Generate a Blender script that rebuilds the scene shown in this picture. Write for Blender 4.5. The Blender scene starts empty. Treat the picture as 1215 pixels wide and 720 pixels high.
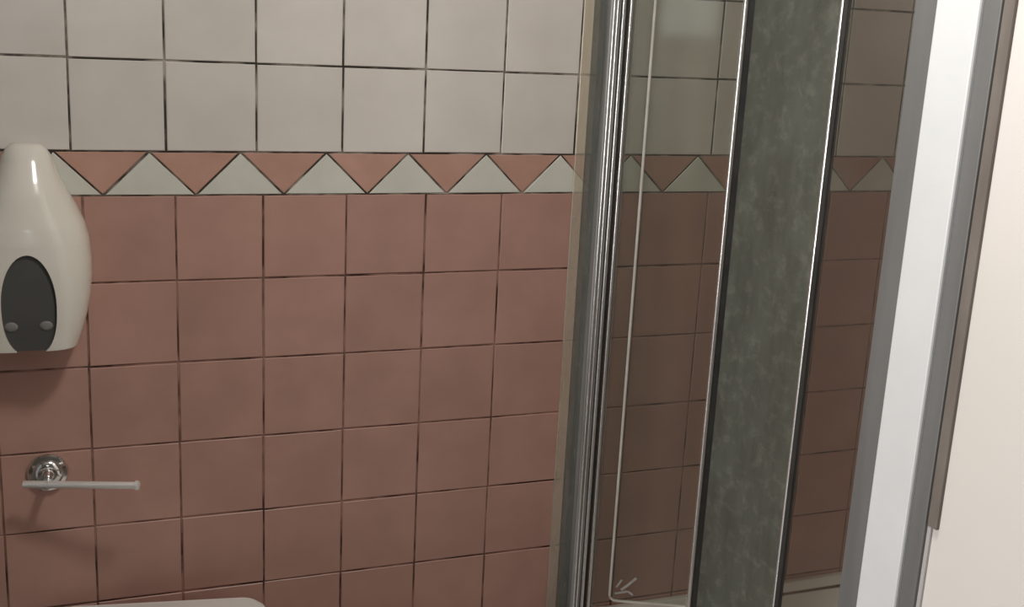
import bpy, bmesh, math, random
from mathutils import Vector, Matrix

C = bpy.context.scene.collection
random.seed(7)
scene = bpy.context.scene

# ---------------------------------------------------------------- camera
# measured from the tile grid (tile 0.15 m); border strip bottom edge at 1.22 m
F_PX, YAW, PITCH, ROLL = 1367.36, 0.3737, 0.2419, -0.0517
cy_, sy_ = math.cos(YAW), math.sin(YAW)
cp_, sp_ = math.cos(PITCH), math.sin(PITCH)
cr_, sr_ = math.cos(ROLL), math.sin(ROLL)
RZ = Matrix(((cy_, sy_, 0), (-sy_, cy_, 0), (0, 0, 1)))
RX = Matrix(((1, 0, 0), (0, cp_, sp_), (0, -sp_, cp_)))
RY = Matrix(((cr_, 0, sr_), (0, 1, 0), (-sr_, 0, cr_)))
R = RZ @ RX @ RY
cam_data = bpy.data.cameras.new('camera')
cam_data.sensor_fit = 'HORIZONTAL'
cam_data.sensor_width = 36.0
cam_data.lens = 36.0 * F_PX / 1215.0
cam_data.clip_start = 0.02
cam = bpy.data.objects.new('camera', cam_data)
C.objects.link(cam)
rot = Matrix((R.col[0], R.col[2], -R.col[1])).transposed()
cam.matrix_world = Matrix.Translation((-0.0141, -2.0409, 1.5436)) @ rot.to_4x4()
scene.camera = cam

# ---------------------------------------------------------------- world, lights, exposure
world = bpy.data.worlds.new('world')
scene.world = world
world.use_nodes = True
world.node_tree.nodes['Background'].inputs[0].default_value = (0.9, 0.95, 1.0, 1)
world.node_tree.nodes['Background'].inputs[1].default_value = 0.25


def area(name, loc, target, sx, sy, power, color):
    l = bpy.data.lights.new(name, 'AREA')
    l.shape = 'RECTANGLE'
    l.size, l.size_y = sx, sy
    l.energy = power
    l.color = color
    o = bpy.data.objects.new(name, l)
    C.objects.link(o)
    o.location = loc
    d = Vector(target) - Vector(loc)
    o.rotation_euler = d.to_track_quat('-Z', 'Y').to_euler()
    return o


# ceiling lamp; side light added to brighten the right wall, shaped by an invented opening on the left; the added glowing window in the rear wall is built with the room
area('ceiling_light', (0.50, -1.02, 2.37), (0.50, -1.02, 0), 0.25, 0.25, 13.4, (1.0, 0.975, 0.94))
area('added_side_light', (-3.3, -1.45, 1.25), (0.0, -1.35, 1.2), 1.1, 1.9, 95.0, (1.0, 0.985, 0.965))

scene.view_settings.view_transform = 'Standard'
scene.view_settings.look = 'None'
scene.view_settings.gamma = 1.0
scene.view_settings.use_curve_mapping = False
scene.view_settings.exposure = 0.0
scene.cycles.use_denoising = True
scene.cycles.max_bounces = 10
scene.cycles.transparent_max_bounces = 16


# ---------------------------------------------------------------- materials
def new_mat(name):
    m = bpy.data.materials.new(name)
    m.use_nodes = True
    nt = m.node_tree
    b = nt.nodes['Principled BSDF']
    return m, nt, b


def noise_mat(name, c1, c2, scale=8.0, rough=0.4, metal=0.0, detail=3.0, lo=0.35, hi=0.65, bump=0.0, bump_scale=30.0,
              rand=0.0, spec=0.5, coat=0.0, stretch=(1, 1, 1)):
    """two colours mixed by object-space noise, optional bump and per-object brightness variation"""
    m, nt, b = new_mat(name)
    N, L = nt.nodes, nt.links
    tc = N.new('ShaderNodeTexCoord')
    mp = N.new('ShaderNodeMapping')
    mp.inputs['Scale'].default_value = stretch
    geo = N.new('ShaderNodeNewGeometry')
    L.new(geo.outputs['Position'], mp.inputs[0])
    nz = N.new('ShaderNodeTexNoise')
    nz.inputs['Scale'].default_value = scale
    nz.inputs['Detail'].default_value = detail
    L.new(mp.outputs[0], nz.inputs['Vector'])
    rp = N.new('ShaderNodeValToRGB')
    rp.color_ramp.elements[0].position = lo
    rp.color_ramp.elements[0].color = (*c1, 1)
    rp.color_ramp.elements[1].position = hi
    rp.color_ramp.elements[1].color = (*c2, 1)
    L.new(nz.outputs[0], rp.inputs[0])
    col = rp.outputs[0]
    if rand > 0:
        oi = N.new('ShaderNodeObjectInfo')
        mr = N.new('ShaderNodeMapRange')
        mr.inputs['To Min'].default_value = 1 - rand
        mr.inputs['To Max'].default_value = 1 + rand
        L.new(oi.outputs['Random'], mr.inputs[0])
        hsv = N.new('ShaderNodeHueSaturation')
        L.new(mr.outputs[0], hsv.inputs['Value'])
        L.new(col, hsv.inputs['Color'])
        col = hsv.outputs[0]
    L.new(col, b.inputs['Base Color'])
    b.inputs['Roughness'].default_value = rough
    b.inputs['Metallic'].default_value = metal
    b.inputs['Specular IOR Level'].default_value = spec
    b.inputs['Coat Weight'].default_value = coat
    if bump > 0:
        nb = N.new('ShaderNodeTexNoise')
        nb.inputs['Scale'].default_value = bump_scale
        nb.inputs['Detail'].default_value = 2
        L.new(mp.outputs[0], nb.inputs['Vector'])
        bp = N.new('ShaderNodeBump')
        bp.inputs['Strength'].default_value = bump
        bp.inputs['Distance'].default_value = 0.002
        L.new(nb.outputs[0], bp.inputs['Height'])
        L.new(bp.outputs[0], b.inputs['Normal'])
    return m


def clear_mat(name, tint, gloss=0.06, rough=0.03, veil=0.0, veil_col=(0.4, 0.42, 0.38), veil_scale=9.0, veil_col2=None):
    """thin pane: tinted straight-through light, Fresnel reflection, optional limescale veil"""
    m = bpy.data.materials.new(name)
    m.use_nodes = True
    nt = m.node_tree
    N, L = nt.nodes, nt.links
    N.remove(N['Principled BSDF'])
    out = N['Material Output']
    tr = N.new('ShaderNodeBsdfTransparent')
    tr.inputs[0].default_value = (*tint, 1)
    gl = N.new('ShaderNodeBsdfGlossy')
    gl.inputs['Color'].default_value = (1, 1, 1, 1)
    gl.inputs['Roughness'].default_value = rough
    fr = N.new('ShaderNodeFresnel')
    fr.inputs[0].default_value = 1.45
    mx = N.new('ShaderNodeMixShader')
    gb = N.new('ShaderNodeNewGeometry')              # only the outer faces of the thin slab reflect
    inv = N.new('ShaderNodeMath')
    inv.operation = 'SUBTRACT'
    inv.inputs[0].default_value = 1.0
    L.new(gb.outputs['Backfacing'], inv.inputs[1])
    ml = N.new('ShaderNodeMath')
    ml.operation = 'MULTIPLY'
    L.new(fr.outputs[0], ml.inputs[0])
    L.new(inv.outputs[0], ml.inputs[1])
    L.new(ml.outputs[0], mx.inputs[0])
    L.new(tr.outputs[0], mx.inputs[1])
    L.new(gl.outputs[0], mx.inputs[2])
    sh = mx.outputs[0]
    if veil > 0:
        geo = N.new('ShaderNodeNewGeometry')
        mp = N.new('ShaderNodeMapping')
        mp.inputs['Scale'].default_value = (1, 1, 0.35)
        L.new(geo.outputs['Position'], mp.inputs[0])
        nz = N.new('ShaderNodeTexNoise')
        nz.inputs['Scale'].default_value = veil_scale
        nz.inputs['Detail'].default_value = 4
        L.new(mp.outputs[0], nz.inputs['Vector'])
        mr = N.new('ShaderNodeMapRange')
        mr.inputs['From Min'].default_value = 0.3
        mr.inputs['From Max'].default_value = 0.7
        mr.inputs['To Min'].default_value = veil * 0.78
        mr.inputs['To Max'].default_value = veil * 1.22
        L.new(nz.outputs[0], mr.inputs[0])
        df = N.new('ShaderNodeBsdfDiffuse')
        df.inputs[0].default_value = (*veil_col, 1)
        if veil_col2:
            n2 = N.new('ShaderNodeTexNoise')
            n2.inputs['Scale'].default_value = 34
            n2.inputs['Detail'].default_value = 6
            n2.inputs['Roughness'].default_value = 0.65
            n2.inputs['Distortion'].default_value = 0.25
            L.new(geo.outputs['Position'], n2.inputs['Vector'])
            rp = N.new('ShaderNodeValToRGB')
            rp.color_ramp.elements[0].position = 0.5
            rp.color_ramp.elements[0].color = (*veil_col, 1)
            rp.color_ramp.elements[1].position = 0.72
            rp.color_ramp.elements[1].color = (*veil_col2, 1)
            L.new(n2.outputs[0], rp.inputs[0])
            L.new(rp.outputs[0], df.inputs[0])
        m2 = N.new('ShaderNodeMixShader')
        L.new(mr.outputs[0], m2.inputs[0])
        L.new(sh, m2.inputs[1])
        L.new(df.outputs[0], m2.inputs[2])
        sh = m2.outputs[0]
    L.new(sh, out.inputs[0])
    return m


M = {}
M['white_tile'] = noise_mat('white_glazed_tile', (0.655, 0.602, 0.548), (0.715, 0.662, 0.606), 7, 0.22, rand=0.035, bump=0.12,
                            bump_scale=14)
M['white_tri'] = noise_mat('greenish_white_tile', (0.61, 0.60, 0.52), (0.67, 0.66, 0.58), 12, 0.25, rand=0.03, bump=0.1,
                           bump_scale=14)
M['pink_tile'] = noise_mat('pink_glazed_tile', (0.425, 0.243, 0.193), (0.480, 0.277, 0.222), 9, 0.38, rand=0.04, bump=0.12,
                           bump_scale=14, spec=0.35)
M['pink_tri'] = noise_mat('pink_border_tile', (0.47, 0.268, 0.198), (0.53, 0.308, 0.240), 16, 0.35, rand=0.05, bump=0.1,
                          bump_scale=14, spec=0.35)
M['grout_dark'] = noise_mat('dark_grout', (0.045, 0.035, 0.028), (0.42, 0.36, 0.30), 15, 0.9, lo=0.47, hi=0.66, detail=5)
M['grout_pink'] = noise_mat('stained_pink_grout', (0.055, 0.024, 0.017), (0.33, 0.185, 0.142), 14, 0.9, lo=0.38, hi=0.60,
                            detail=4)
M['paint'] = noise_mat('cream_wall_paint', (0.80, 0.755, 0.70), (0.83, 0.775, 0.735), 3, 0.6, spec=0.3)
M['plain'] = noise_mat('plain_wall_paint', (0.27, 0.25, 0.225), (0.30, 0.28, 0.25), 3, 0.7)
M['floor'] = noise_mat('floor_tile_grey', (0.10, 0.085, 0.075), (0.14, 0.12, 0.105), 5, 0.4)
M['ceiling'] = noise_mat('ceiling_paint', (0.68, 0.66, 0.63), (0.72, 0.70, 0.67), 3, 0.8)
M['ceramic'] = noise_mat('white_ceramic', (0.72, 0.69, 0.64), (0.76, 0.73, 0.68), 5, 0.12, coat=0.3)
M['plastic'] = noise_mat('off_white_plastic', (0.715, 0.675, 0.585), (0.745, 0.705, 0.62), 6, 0.16)
M['smoke'] = noise_mat('smoked_plastic', (0.078, 0.077, 0.072), (0.095, 0.093, 0.087), 9, 0.28)
M['grey_plastic'] = noise_mat('grey_plastic', (0.19, 0.18, 0.17), (0.23, 0.22, 0.205), 30, 0.5)
M['chrome'] = noise_mat('chrome', (0.72, 0.72, 0.71), (0.82, 0.82, 0.80), 40, 0.12, metal=1.0)
M['satin'] = noise_mat('satin_chrome', (0.86, 0.83, 0.79), (0.92, 0.89, 0.85), 40, 0.36, metal=0.55)
M['alu'] = noise_mat('streaked_aluminium', (0.24, 0.235, 0.225), (0.44, 0.435, 0.42), 60, 0.5, metal=0.45, stretch=(1, 1, 0.03))
M['alu_bright'] = noise_mat('bright_aluminium', (0.86, 0.86, 0.84), (0.92, 0.92, 0.90), 30, 0.24, metal=0.9, stretch=(1, 1, 0.05))
M['alu_grey'] = noise_mat('grey_aluminium', (0.18, 0.177, 0.172), (0.215, 0.212, 0.207), 25, 0.5, metal=0.2, stretch=(1, 1, 0.1))
M['gasket'] = noise_mat('dark_rubber_gasket', (0.02, 0.019, 0.017), (0.035, 0.033, 0.03), 20, 0.6)
M['white_bar'] = noise_mat('white_coated_post', (0.765, 0.775, 0.77), (0.795, 0.805, 0.80), 14, 0.45)
M['brown_seal'] = noise_mat('grey_brown_seal', (0.17, 0.142, 0.122), (0.215, 0.185, 0.16), 30, 0.7, stretch=(1, 1, 0.3))
M['light_seal'] = noise_mat('light_grey_seal', (0.50, 0.47, 0.46), (0.55, 0.52, 0.51), 30, 0.6)
M['silicone'] = clear_mat('yellowed_silicone', (0.95, 0.93, 0.88), rough=0.3, veil=0.26, veil_col=(0.82, 0.74, 0.62), veil_scale=14)
M['glass'] = clear_mat('grey_tinted_glass', (0.875, 0.89, 0.86), rough=0.06, veil=0.06, veil_col=(0.40, 0.40, 0.37))
M['seal_clear'] = clear_mat('clear_plastic_seal', (0.62, 0.63, 0.58), rough=0.15, veil=0.30, veil_col=(0.40, 0.40, 0.37),
                            veil_scale=60)
M['glass_edge'] = noise_mat('polished_glass_edge', (0.60, 0.56, 0.50), (0.70, 0.67, 0.62), 20, 0.3)
M['etched'] = noise_mat('etched_glass_mark', (0.36, 0.35, 0.32), (0.50, 0.48, 0.44), 90, 0.6)
M['frosted'] = clear_mat('limescaled_frosted_glass', (0.7, 0.72, 0.66), rough=0.2, veil=0.76, veil_col=(0.158, 0.164, 0.136), veil_col2=(0.235, 0.24, 0.20), veil_scale=22)
M['side_glass'] = clear_mat('hazy_side_glass', (0.92, 0.945, 0.91), rough=0.08, veil=0.05, veil_col=(0.30, 0.30, 0.27))


# ---------------------------------------------------------------- mesh helpers
def link(name, bm, mat, parent=None, smooth=False, mesh=None):
    if mesh is None:
        mesh = bpy.data.meshes.new(name)
        bmesh.ops.recalc_face_normals(bm, faces=bm.faces)
        bm.to_mesh(mesh)
        bm.free()
        mesh.materials.append(mat)
        if smooth:
            for p in mesh.polygons:
                p.use_smooth = True
            try:
                mesh.set_sharp_from_angle(angle=math.radians(40))
            except Exception:
                pass
    o = bpy.data.objects.new(name, mesh)
    C.objects.link(o)
    if parent:
        o.parent = parent
    return o


def bbox(bm, x0, x1, y0, y1, z0, z1, bevel=0.0, seg=1):
    v = bmesh.ops.create_cube(bm, size=1.0)['verts']
    for q in v:
        q.co = Vector((x0 + (q.co.x + .5) * (x1 - x0), y0 + (q.co.y + .5) * (y1 - y0), z0 + (q.co.z + .5) * (z1 - z0)))
    if bevel > 0:
        es = list({e for q in v for e in q.link_edges})
        bmesh.ops.bevel(bm, geom=es, offset=bevel, segments=seg, affect='EDGES', profile=0.5)
    return bm


def box(name, x0, x1, y0, y1, z0, z1, mat, parent=None, bevel=0.0, seg=1):
    return link(name, bbox(bmesh.new(), x0, x1, y0, y1, z0, z1, bevel, seg), mat, parent)


def prism(bm, pts, y0, y1, bevel=0.0):
    """polygon in XZ extruded from y0 (front) to y1 (back); front edges bevelled"""
    f = [bm.verts.new((x, y0, z)) for x, z in pts]
    b = [bm.verts.new((x, y1, z)) for x, z in pts]
    n = len(pts)
    ff = bm.faces.new(f)
    bm.faces.new(list(reversed(b)))
    for i in range(n):
        bm.faces.new((f[i], b[i], b[(i + 1) % n], f[(i + 1) % n]))
    if bevel > 0:
        bmesh.ops.bevel(bm, geom=list(ff.edges), offset=bevel, segments=1, affect='EDGES')
    return bm


def tube(bm, pts, r, n=10, caps=True):
    pts = [Vector(p) for p in pts]
    rings = []
    for i, p in enumerate(pts):
        a = pts[max(i - 1, 0)]
        b = pts[min(i + 1, len(pts) - 1)]
        t = (b - a).normalized()
        up = Vector((0, 0, 1)) if abs(t.z) < 0.95 else Vector((0, 1, 0))
        u = t.cross(up).normalized()
        w = u.cross(t)
        rr = r[i] if isinstance(r, (list, tuple)) else r
        rings.append([bm.verts.new(p + rr * (math.cos(2 * math.pi * k / n) * u + math.sin(2 * math.pi * k / n) * w)) for k in range(n)])
    for a, b in zip(rings, rings[1:]):
        for k in range(n):
            bm.faces.new((a[k], a[(k + 1) % n], b[(k + 1) % n], b[k]))
    if caps:
        bm.faces.new(list(reversed(rings[0])))
        bm.faces.new(rings[-1])
    return bm


def lathe_y(bm, prof, cx, cz, n=32):
    """profile of (radius, y) turned about the y axis through (cx, cz)"""
    rings = []
    for r, y in prof:
        if r < 1e-6:
            rings.append([bm.verts.new((cx, y, cz))])
        else:
            rings.append([bm.verts.new((cx + r * math.cos(2 * math.pi * k / n), y, cz + r * math.sin(2 * math.pi * k / n))) for k in range(n)])
    for a, b in zip(rings, rings[1:]):
        for k in range(n):
            k2 = (k + 1) % n
            if len(a) == 1 and len(b) == 1:
                continue
            if len(a) == 1:
                bm.faces.new((a[0], b[k], b[k2]))
            elif len(b) == 1:
                bm.faces.new((a[k], b[0], a[k2]))
            else:
                bm.faces.new((a[k], b[k], b[k2], a[k2]))
    return bm


def thing(name, label, cat, loc=(0, 0, 0), group=None):
    o = bpy.data.objects.new(name, None)
    C.objects.link(o)
    o.location = loc
    o['label'] = label
    o['category'] = cat
    o['kind'] = 'thing'
    if group:
        o['group'] = group
    o.empty_display_size = 0.05
    return o


def struct(o, label=None):
    o['kind'] = 'structure'
    if label:
        o['label'] = label
    return o


# ---------------------------------------------------------------- room shell
X0, XR, XN = -1.15, 0.972, 1.86       # left wall face, right wall face, shower niche end
YB, YREAR = 0.0, -3.2
CEIL = 2.40
NF = -0.852                            # inner face of the short wall that closes the niche

wall_back = struct(box('wall_back', X0 - 0.1, XN + 0.1, 0.0085, 0.12, 0, CEIL, M['plain']),
                   'tiled rear bathroom wall, white tiles above and dusty pink tiles below a zigzag border')
struct(box('floor', X0 - 0.1, XN + 0.1, YREAR - 0.1, 0.12, -0.08, 0, M['floor']), 'grey bathroom floor')
struct(box('ceiling', X0 - 0.1, XN + 0.1, YREAR - 0.1, 0.12, CEIL, CEIL + 0.08, M['ceiling']), 'painted ceiling')
bm = bmesh.new()
DY0, DY1, DZ = -1.85, -0.78, 2.05  # invented opening, its edge keeps the added side light off the back wall
bbox(bm, X0 - 0.1, X0, YREAR, DY0, 0, CEIL)
bbox(bm, X0 - 0.1, X0, DY1, 0.0085, 0, CEIL)
bbox(bm, X0 - 0.1, X0, DY0, DY1, DZ, CEIL)
struct(link('wall_left', bm, M['plain']), 'painted left wall with an opening added for the side light')
bm = bmesh.new()
bbox(bm, XR, XR + 0.12, YREAR, NF, 0, CEIL)
bbox(bm, XR + 0.12, XN + 0.1, NF - 0.10, NF, 0, CEIL)
struct(link('wall_right', bm, M['paint']), 'bright cream painted wall at the right edge beside the shower post')
struct(box('wall_shower', XN, XN + 0.1, NF, 0.0085, 0, CEIL, M['pink_tile']), 'end wall of the shower niche')
bm = bmesh.new()
wx0, wx1, wz0, wz1 = -0.30, 0.06, 1.47, 2.10
bbox(bm, X0, wx0, YREAR - 0.1, YREAR, 0, CEIL)
bbox(bm, wx1, XR, YREAR - 0.1, YREAR, 0, CEIL)
bbox(bm, wx0, wx1, YREAR - 0.1, YREAR, 0, wz0)
bbox(bm, wx0, wx1, YREAR - 0.1, YREAR, wz1, CEIL)
struct(link('wall_rear', bm, M['plain']), 'painted wall with an added glowing window behind the photographer')
bm = bmesh.new()
for a in ((wx0, wx0 + 0.04, wz0, wz1), (wx1 - 0.04, wx1, wz0, wz1), (wx0 + 0.04, wx1 - 0.04, wz0, wz0 + 0.04), (wx0 + 0.04, wx1 - 0.04, wz1 - 0.04, wz1)):
    bbox(bm, a[0], a[1], YREAR - 0.08, YREAR - 0.02, a[2], a[3])
win1 = struct(link('added_window', bm, M['white_bar']), 'small white window frame added around a glowing pane behind the photographer')
m, nt, b = new_mat('added_glow_pane')
b.inputs['Base Color'].default_value = (0.7, 0.72, 0.74, 1)
b.inputs['Emission Color'].default_value = (0.95, 0.98, 1.0, 1)
b.inputs['Emission Strength'].default_value = 3.2  # unseen glow, added to leave a pale reflection in the shower glass
box('pane', wx0 + 0.04, wx1 - 0.04, YREAR - 0.06, YREAR - 0.05, wz0 + 0.04, wz1 - 0.04, m, win1)

# ---------------------------------------------------------------- wall tiles
# grout beds (3.5 mm behind the tile faces), one under the white and one under the pink field
ZB = 1.22
ZT = 1.2947
box('dark_grout', X0, XN, 0.0024, 0.0085, ZB - 0.001, CEIL, M['grout_dark'], wall_back)
box('pink_grout', X0, XN, 0.0020, 0.0085, 0, ZB - 0.001, M['grout_pink'], wall_back)


def tile_mesh(name, w, h, mat):
    bm = bmesh.new()
    prism(bm, [(-w / 2, -h / 2), (w / 2, -h / 2), (w / 2, h / 2), (-w / 2, h / 2)], 0.0, 0.006, 0.0011)
    me = bpy.data.meshes.new(name)
    bmesh.ops.recalc_face_normals(bm, faces=bm.faces)
    bm.to_mesh(me)
    bm.free()
    me.materials.append(mat)
    return me


def place_tile(name, me, x, z, jit=0.0005, tilt=0.35):
    o = bpy.data.objects.new(name, me)
    o.location = (x + random.uniform(-jit, jit), random.uniform(0, 0.0006), z + random.uniform(-jit, jit))
    o.rotation_euler = (math.radians(random.uniform(-tilt, tilt)), math.radians(random.uniform(-.12, .12)),
                        math.radians(random.uniform(-tilt, tilt)))
    o.parent = wall_back
    C.objects.link(o)
    return o


PW, PP = 0.1517, 0.150
XW, XP = -0.0106, 0.0042
G = 0.0037
wrows = [(ZT, ZB + 0.2268)] + [(ZB + 0.2268 + 0.152 * k, ZB + 0.2268 + 0.152 * (k + 1)) for k in range(5)]
for (z0, z1) in wrows:
    me = tile_mesh('white_tile', PW - G, z1 - z0 - G, M['white_tile'])
    for i in range(-4, 12):
        place_tile('white_tile', me, XW + PW * (i + .5), (z0 + z1) / 2)
prow = [0, -0.1507, -0.3000, -0.4508, -0.5992, -0.7487, -0.8985, -1.0485, -1.1985]
for za, zb in zip(prow, prow[1:]):
    me = tile_mesh('pink_tile', PP - G + 0.0003, za - zb - G + 0.0003, M['pink_tile'])
    for i in range(-5, 12):
        place_tile('pink_tile', me, XP + PP * (i + .5), ZB + (za + zb) / 2)
XT, PT = -0.038, 0.1515
hgt = ZT - ZB


def tri_mesh(name, up, mat):
    g = 0.0016
    k = math.hypot(PT / 2, hgt) / hgt
    half = PT / 2 - g * (k + 2 * (PT / 2) / hgt * .5)
    zt, zb = hgt - g, g
    if up:
        pts = [(-half, zb), (half, zb), (0, zb + half * hgt / (PT / 2))]
    else:
        pts = [(-half, zt), (0, zt - half * hgt / (PT / 2)), (half, zt)]
    bm = bmesh.new()
    prism(bm, pts, 0.0, 0.006, 0.0009)
    me = bpy.data.meshes.new(name)
    bmesh.ops.recalc_face_normals(bm, faces=bm.faces)
    bm.to_mesh(me)
    bm.free()
    me.materials.append(mat)
    return me


tw, tp = tri_mesh('white_triangle_tile', True, M['white_tri']), tri_mesh('pink_triangle_tile', False, M['pink_tri'])
for k in range(-4, 12):
    place_tile('white_triangle_tile', tw, XT + PT * k, ZB, 0.0004)
    place_tile('pink_triangle_tile', tp, XT + PT * (k + .5), ZB, 0.0004)

# ---------------------------------------------------------------- shower tray
tray = thing('shower_tray', 'white shower tray at the foot of the pink tiled niche, lower right', 'shower tray', (1.4, -0.43, 0))
TX0, TX1, TY0, TY1 = 0.935, XN - 0.004, NF + 0.004, -0.004


def child(o, root):
    o.parent = root
    o.location = Vector(o.location) - Vector(root.location)
    return o


bm = bmesh.new()
bbox(bm, TX0, TX1, TY0, TY1, 0.0, 0.283)
bm.faces.ensure_lookup_table()
top = max(bm.faces, key=lambda f: f.calc_center_median().z)
r = bmesh.ops.inset_region(bm, faces=[top], thickness=0.06, depth=0)
bmesh.ops.translate(bm, verts=top.verts, vec=(0, 0, -0.11))
for v in top.verts:
    v.co.x += 0.04 * (1 if v.co.x < 1.4 else -1)
    v.co.y += 0.04 * (1 if v.co.y < -0.43 else -1)
bmesh.ops.bevel(bm, geom=[e for e in bm.edges if e.verts[0].co.z > 0.1 or e.verts[1].co.z > 0.1], offset=0.008, segments=2, affect='EDGES')
child(link('basin', bm, M['ceramic'], None, True), tray)
child(box('upstand', TX0, TX1, -0.016, 0.0, 0.2875, 0.3135, M['ceramic'], None, 0.003, 2), tray)
bm = bmesh.new()
for r_, z_ in ((0.045, 0.176),):
    bmesh.ops.create_cone(bm, cap_ends=True, segments=28, radius1=r_, radius2=r_ * 0.9, depth=0.008, matrix=Matrix.Translation((1.4, -0.43, z_)))
child(link('drain_cover', bm, M['chrome'], None, True), tray)

# ---------------------------------------------------------------- shower door (folding screen)
door = thing('shower_screen', 'folding glass shower screen with aluminium wall profile in front of the pink tiled niche', 'shower screen',
             (0.955, -0.03, 0.30))
ZL, ZH = 0.316, 1.98


def dpart(name, x0, x1, y0, y1, z0, z1, mat, bevel=0.0, parent=None):
    o = child(box(name, x0, x1, y0, y1, z0, z1, mat, None, bevel), door)
    return o


dpart('silicone_bead', 0.8988, 0.9205, -0.006, -0.0012, ZL, ZH, M['silicone'], 0.0015)
dpart('edge_seal', 0.9205, 0.9330, -0.030, -0.0012, ZL, ZH, M['seal_clear'])
prof = dpart('wall_profile', 0.9335, 0.9545, -0.050, -0.0012, ZL, ZH, M['alu'], 0.0015)
for x, d in ((0.9390, 0.0535), (0.9465, 0.0530)):
    o = box('profile_rib', x - 0.0015, x + 0.0015, -d, -0.0495, ZL, ZH, M['alu_bright'], None, 0.0005)
    o.parent = prof
# hinge: two bright rounded flanges with a dark gasket between them
for x, y in ((0.9582, -0.052), (0.9722, -0.055)):
    bm = bmesh.new()
    tube(bm, [(x, y, ZL), (x, y, ZH)], 0.0036, 10)
    child(link('hinge_flange', bm, M['alu_bright'], None, True), door)
dpart('gasket', 0.9612, 0.9692, -0.050, -0.030, ZL, ZH, M['gasket'])

A = math.radians(25)
PA = Vector((0.985, -0.06, 0))
dirA = Vector((math.cos(A), -math.sin(A), 0))
norA = Vector((-math.sin(A), -math.cos(A), 0))      # towards the photographer
dpart('hinge_seal', 0.9765, 0.9800, -0.058, -0.052, ZL + 0.03, ZH, M['seal_clear'])


def on_a(s, z, d=0.0):
    p = PA + dirA * s + norA * d
    return Vector((p.x, p.y, z))


def slab(bm, p, q, z0, z1, th):
    """upright slab from p to q (xy), thickness th"""
    p, q = Vector((*p, 0)), Vector((*q, 0))
    t = (q - p).normalized()
    n = Vector((t.y, -t.x, 0)) * th / 2
    c = []
    for z in (z0, z1):
        for a in (p + n, q + n, q - n, p - n):
            c.append(bm.verts.new((a.x, a.y, z)))
    for f in ((3, 2, 1, 0), (4, 5, 6, 7), (0, 1, 5, 4), (1, 2, 6, 5), (2, 3, 7, 6), (3, 0, 4, 7)):
        bm.faces.new([c[i] for i in f])
    return bm


# clear hinge strip between the flange and the pane
bm = bmesh.new()
a, b = on_a(-0.004, 0), on_a(0.0265, 0)
slab(bm, a.xy, b.xy, 0.352, ZH, 0.002)
child(link('clear_hinge_strip', bm, M['glass'], None), door)

# first pane: rounded lower corner, outlined by its polished edge
s0, s1, zb, rad = 0.0295, 0.1885, 0.368, 0.014
outline = [(s0, 1.95)]
for k in range(7):
    t = math.pi + k / 6 * math.pi / 2
    outline.append((s0 + rad + rad * math.cos(t), zb + rad + rad * math.sin(t)))
outline += [(s1, zb), (s1, 1.95)]
bm = bmesh.new()
f = [bm.verts.new(on_a(s, z, 0.0025)) for s, z in outline]
k = [bm.verts.new(on_a(s, z, -0.0025)) for s, z in outline]
bm.faces.new(f)
bm.faces.new(list(reversed(k)))
pane = child(link('glass_pane', bm, M['glass'], None), door)
pane['label'] = 'clear pane with a rounded lower corner and an etched mark'
bm = bmesh.new()
tube(bm, [on_a(s, z) for s, z in outline[:-1]], 0.0030, 8)
e = link('polished_edge', bm, M['glass_edge'], None, True)
e.parent = pane
e.location = (0, 0, 0)
# etched safety mark in the lower corner of the pane
bm = bmesh.new()


def stroke(pts, w):
    for (s_, z_), (s2, z2) in zip(pts, pts[1:]):
        d = Vector((s2 - s_, z2 - z_)).normalized()
        n = Vector((-d.y, d.x)) * w / 2
        v = [bm.verts.new(on_a(a + c * n.x, b_ + c * n.y, 0.0032)) for a, b_, c in ((s_, z_, -1), (s2, z2, -1), (s2, z2, 1), (s_, z_, 1))]
        bm.faces.new(v)


stroke([(0.0525, 0.3954), (0.0641, 0.4061), (0.0820, 0.4251)], 0.0055)
stroke([(0.0416, 0.4003), (0.0526, 0.4187)], 0.0040)
stroke([(0.0399, 0.3865), (0.0547, 0.3898), (0.0667, 0.3938), (0.0779, 0.3860)], 0.0045)
e = link('etched_mark', bm, M['etched'], None)
e.parent = pane

# upright between the panes: bright face and a dark gasket
bm = bmesh.new()
tube(bm, [on_a(0.1950, 0.335, 0.002), on_a(0.1950, ZH, 0.002)], 0.0050, 16)
child(link('fold_post', bm, M['alu_bright'], None, True), door)
bm = bmesh.new()
slab(bm, on_a(0.2003, 0).xy, on_a(0.2105, 0).xy, 0.335, ZH, 0.010)
child(link('fold_gasket', bm, M['gasket'], None), door)
# second pane, frosted with limescale, folded towards the inside
pb0 = on_a(0.2110, 0).xy
pb1 = Vector((1.2180, -0.3600))
bm = bmesh.new()
slab(bm, pb0, pb1, 0.35, 1.96, 0.005)
child(link('frosted_pane', bm, M['frosted'], None), door)['label'] = 'grey-green frosted pane spotted with limescale'
db = (pb1 - pb0).normalized()
bm = bmesh.new()
slab(bm, pb1 + db * 0.0005, pb1 + db * 0.010, 0.335, ZH, 0.009)
bmesh.ops.bevel(bm, geom=[x for x in bm.edges], offset=0.002, segments=2, affect='EDGES')
child(link('closing_strip', bm, M['alu_bright'], None, True), door)
# narrow fixed side pane in the opening, bright edge strip towards the door
dpart('side_pane', 0.9675, 0.9725, -0.8480, -0.7130, 0.30, 1.96, M['side_glass'])
bm = bmesh.new()
tube(bm, [(0.9680, -0.7000, 0.30), (0.9680, -0.7000, ZH)], 0.0036, 16)
child(link('side_strip', bm, M['alu_bright'], None, True), door)
dpart('side_gasket', 0.9655, 0.9715, -0.7128, -0.7032, 0.30, ZH, M['gasket'])
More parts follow.
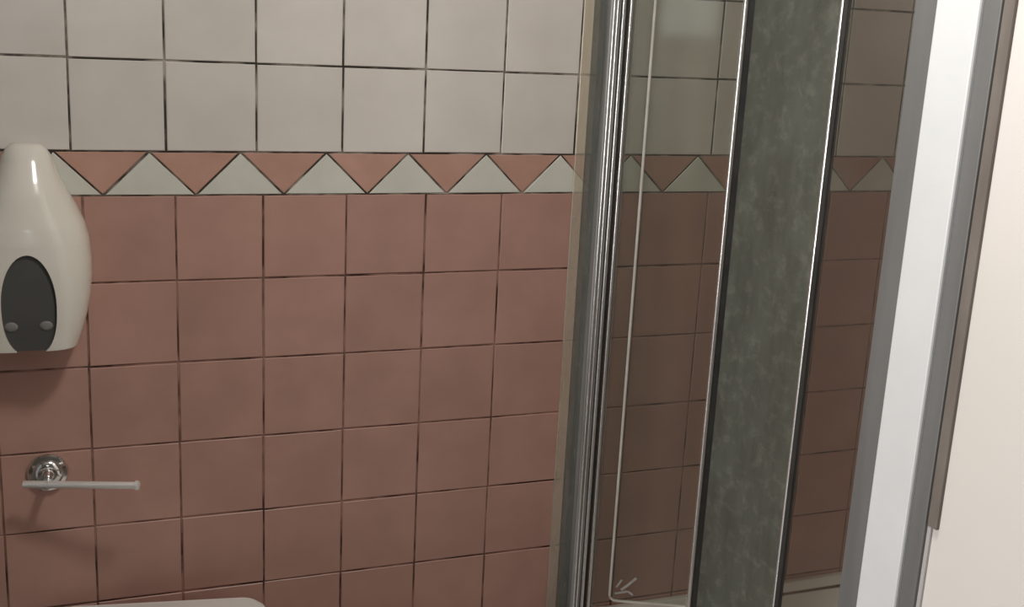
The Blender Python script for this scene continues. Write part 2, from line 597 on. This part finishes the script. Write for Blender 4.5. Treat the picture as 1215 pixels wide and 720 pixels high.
# overhead rail that carries the panes
bm = bmesh.new()
slab(bm, (0.957, -0.052), (0.957, NF + 0.004), ZH, ZH + 0.035, 0.03)
child(link('head_rail', bm, M['alu'], None), door)

# ---------------------------------------------------------------- shower post on the end of the right wall
post = thing('shower_post', 'broad white shower post with grey aluminium channels on the end of the cream wall', 'post',
             (XR, -0.93, 0))


def ppart(name, x0, y0, y1, z0, z1, mat, bevel=0.001, x1=XR):
    return child(box(name, x0, x1, y1, y0, z0, z1, mat, None, bevel, 2), post)


PZ0, PZ1 = 0.0, 2.02
ppart('inner_channel', 0.964, -0.8485, -0.8920, PZ0, PZ1, M['alu_grey'])
ppart('white_cover', 0.958, -0.8925, -0.9650, PZ0, PZ1, M['white_bar'], 0.003)
ppart('outer_channel', 0.964, -0.9655, -0.9920, PZ0, PZ1, M['alu_grey'])
ppart('brown_seal', 0.967, -0.9922, -1.0085, 0.958, PZ1, M['brown_seal'])
ppart('light_seal', 0.968, -0.9922, -0.9985, PZ0, 0.958, M['light_seal'])

# ---------------------------------------------------------------- tissue dispenser
disp = thing('tissue_dispenser', 'off-white egg-shaped tissue dispenser with a dark oval window on the wall', 'dispenser',
             (-0.082, -0.0015, 1.14))
prof = [(1.308, 15, .022), (1.3045, 20, .031), (1.299, 24, .038), (1.289, 29, .046), (1.272, 34, .055), (1.251, 40, .066), (1.229, 48.5, .076),
        (1.205, 58.5, .084), (1.18, 67, .091), (1.153, 72.5, .095), (1.12, 75, .097), (1.094, 75.5, .097), (1.062, 73.5, .096),
        (1.029, 69, .094), (1.000, 63, .091), (0.985, 59, .090), (0.979, 57.5, .089)]
PXM = 0.00131


def interp(z, k):
    p = sorted(prof)
    if z <= p[0][0]:
        return p[0][k]
    for a, b in zip(p, p[1:]):
        if a[0] <= z <= b[0]:
            t = (z - a[0]) / (b[0] - a[0])
            return a[k] + t * (b[k] - a[k])
    return p[-1][k]


def nexp(z):
    t = min(max((z - 0.98) / 0.22, 0), 1)
    return 4.2 - 1.9 * t


def sect(z, th, off=0.0):
    w = interp(z, 1) * PXM - off
    d = interp(z, 2) - off
    n = nexp(z)
    c, s = math.cos(th), math.sin(th)
    x = math.copysign(abs(c) ** (2 / n), c) * w
    y = -(abs(s) ** (2 / n)) * d
    return Vector((x + (z - 1.14) * 0.022, y, z - 1.14))


def front(x, z, off=0.0):
    """depth of the shell front at local x"""
    w, d = interp(z, 1) * PXM, interp(z, 2)
    q = min(abs((x - (z - 1.14) * 0.022) / w), 0.999)
    n = nexp(z)
    return -d * (1 - q ** n) ** (1 / n) + off


bm = bmesh.new()
NS = 40
zs = sorted(set([p[0] for p in prof] + [0.979 + k * (1.3045 - 0.979) / 30 for k in range(31)]))
rings = [[bm.verts.new(sect(z, math.pi * k / NS)) for k in range(NS + 1)] for z in zs]
for a, b in zip(rings, rings[1:]):
    for k in range(NS):
        bm.faces.new((a[k], a[k + 1], b[k + 1], b[k]))
    bm.faces.new((a[NS], a[0], b[0], b[NS]))
bm.faces.new(rings[0])
bm.faces.new(list(reversed(rings[-1])))
shell = link('shell', bm, M['plastic'], None)
# cut the oval window (the cutter is removed again)
bm = bmesh.new()
pts = []
wc, wa, wb = 1.056, 0.0415, 0.0845
for k in range(48):
    t = 2 * math.pi * k / 48
    e_ = 2.0 if math.sin(t) > 0 else 2.5
    pts.append((-0.0010 + wa * math.copysign(abs(math.cos(t)) ** (2 / e_), math.cos(t)), wc - 1.14 + wb * math.copysign(abs(math.sin(t)) ** (2 / e_), math.sin(t))))
prism(bm, pts, -0.2, -0.045)
cut = link('cutter', bm, M['plastic'], None)
md = shell.modifiers.new('cut', 'BOOLEAN')
md.object = cut
md.operation = 'DIFFERENCE'
md.solver = 'EXACT'
dg = bpy.context.evaluated_depsgraph_get()
me = bpy.data.meshes.new_from_object(shell.evaluated_get(dg))
shell.modifiers.clear()
shell.data = me
for p in me.polygons:
    p.use_smooth = True
me.set_sharp_from_angle(angle=math.radians(35))
bpy.data.objects.remove(cut)
shell.parent = disp
# smoked window set 4 mm into the shell
bm = bmesh.new()
rowsv = []
zlo, zhi = 0.9795, wc + wb - 0.0004
for j in range(25):
    z = zlo + (zhi - zlo) * j / 24
    e_ = 2.0 if z > wc else 2.5
    h = wa * max(1 - abs((z - wc) / wb) ** e_, 0.0) ** (1 / e_) - 0.0002
    h = max(h, 0.0006)
    rowsv.append([bm.verts.new((-0.0010 + h * (-1 + 2 * i / 12), front(-0.0010 + h * (-1 + 2 * i / 12), z, 0.006), z - 1.14)) for i in range(13)])
for a, b in zip(rowsv, rowsv[1:]):
    for i in range(12):
        bm.faces.new((a[i], a[i + 1], b[i + 1], b[i]))
win = link('window', bm, M['smoke'], disp, True)
for sx in (-1, 1):  # flat pale nubs low on both sides of the window
    bm = bmesh.new()
    bmesh.ops.create_uvsphere(bm, u_segments=12, v_segments=8, radius=1.0)
    for v in bm.verts:
        v.co = Vector((v.co.x * 0.0105, v.co.y * 0.003, v.co.z * 0.0085))
    g = link('pale_nub', bm, M['grey_plastic'], disp, True)
    g.location = (-0.0030 + sx * 0.0260, front(-0.003 + sx * 0.0260, 1.022, 0.0065), 1.022 - 1.14)

# ---------------------------------------------------------------- paper holder
hold = thing('paper_holder', 'empty chrome toilet paper holder with a round plate and thin bar on pink tiles', 'paper holder',
             (-0.0696, 0.0, 0.733))
bm = bmesh.new()
lathe_y(bm, [(0, -0.001), (0.034, -0.001), (0.0342, -0.005), (0.0315, -0.0085), (0.0255, -0.0095), (0.0235, -0.013), (0.017, -0.016), (0.0135, -0.0165), (0, -0.0165)], 0, 0, 36)
link('wall_plate', bm, M['chrome'], hold, True)
bm = bmesh.new()
lathe_y(bm, [(0.0105, -0.016), (0.0100, -0.022), (0.0068, -0.027), (0.0065, -0.050), (0.0075, -0.056), (0.0075, -0.066), (0, -0.067)], 0, 0, 20)
link('arm', bm, M['chrome'], hold, True)
La, Ra = Vector((-0.1075 + 0.0696, -0.052, 0.002)), Vector((0.0735 + 0.0696, -0.102, 0.002))
bm = bmesh.new()
tube(bm, [La, La.lerp(Ra, 0.5), Ra], 0.0064, 14)
link('bar', bm, M['satin'], hold, True)
d = (Ra - La).normalized()
bm = bmesh.new()
tube(bm, [Ra - d * 0.004, Ra - d * 0.003, Ra + d * 0.002, Ra + d * 0.004], [0.0066, 0.0086, 0.0086, 0.0066], 14)
link('end_cap', bm, M['satin'], hold, True)

# ---------------------------------------------------------------- toilet
toil = thing('toilet', 'white toilet with closed lid against the pink tiles, only its rear edge in view', 'toilet', (0.11, -0.052, 0))
toil.rotation_euler = (0, 0, math.radians(-9.0))


def dshape(w, l, rc, n=20, y0=0.0):
    """seat outline: straight back with rounded corners, oval front; back edge at y0, front at y0 - l"""
    pts = []
    for k in range(7):
        t = math.pi / 2 - k / 6 * math.pi / 2
        pts.append((w - rc + rc * math.cos(t), y0 - rc + rc * math.sin(t)))
    ys = y0 - l * 0.42
    for k in range(n + 1):
        t = -k / n * math.pi
        pts.append((w * math.cos(t), ys + (l * 0.58) * math.sin(t)))
    for k in range(7):
        t = math.pi - k / 6 * math.pi / 2
        pts.append((-w + rc + rc * math.cos(t), y0 - rc + rc * math.sin(t)))
    return pts


def loft(layers):
    bm = bmesh.new()
    rs = [[bm.verts.new((x, y, z)) for x, y in pts] for pts, z in layers]
    for a, b in zip(rs, rs[1:]):
        n = len(a)
        for k in range(n):
            bm.faces.new((a[k], a[(k + 1) % n], b[(k + 1) % n], b[k]))
    bm.faces.new(rs[0])
    bm.faces.new(rs[-1])
    return bm


W = 0.190
link('lid', loft([(dshape(W - .002, .44, .040), .452), (dshape(W, .444, .042), .455), (dshape(W, .444, .042), .473), (dshape(W - .003, .438, .040), .480), (dshape(W - .012, .42, .036), .484)]),
     M['ceramic'], toil, True)
link('seat', loft([(dshape(W - .004, .436, .038), .426), (dshape(W - .001, .44, .04), .430), (dshape(W - .001, .44, .04), .446), (dshape(W - .004, .436, .038), .450)]),
     M['ceramic'], toil, True)
link('bowl', loft([(dshape(.105, .30, .05), .0), (dshape(.110, .31, .05), .03), (dshape(.105, .30, .05), .12), (dshape(.125, .34, .05), .25), (dshape(.165, .41, .05), .35), (dshape(.180, .432, .045), .40), (dshape(.182, .435, .045), .424)]),
     M['ceramic'], toil, True)
for sx in (-0.08, 0.08):
    bm = bmesh.new()
    tube(bm, [(sx - 0.02, -0.030, 0.450), (sx + 0.02, -0.030, 0.450)], 0.010, 12)
    link('hinge', bm, M['chrome'], toil, True)
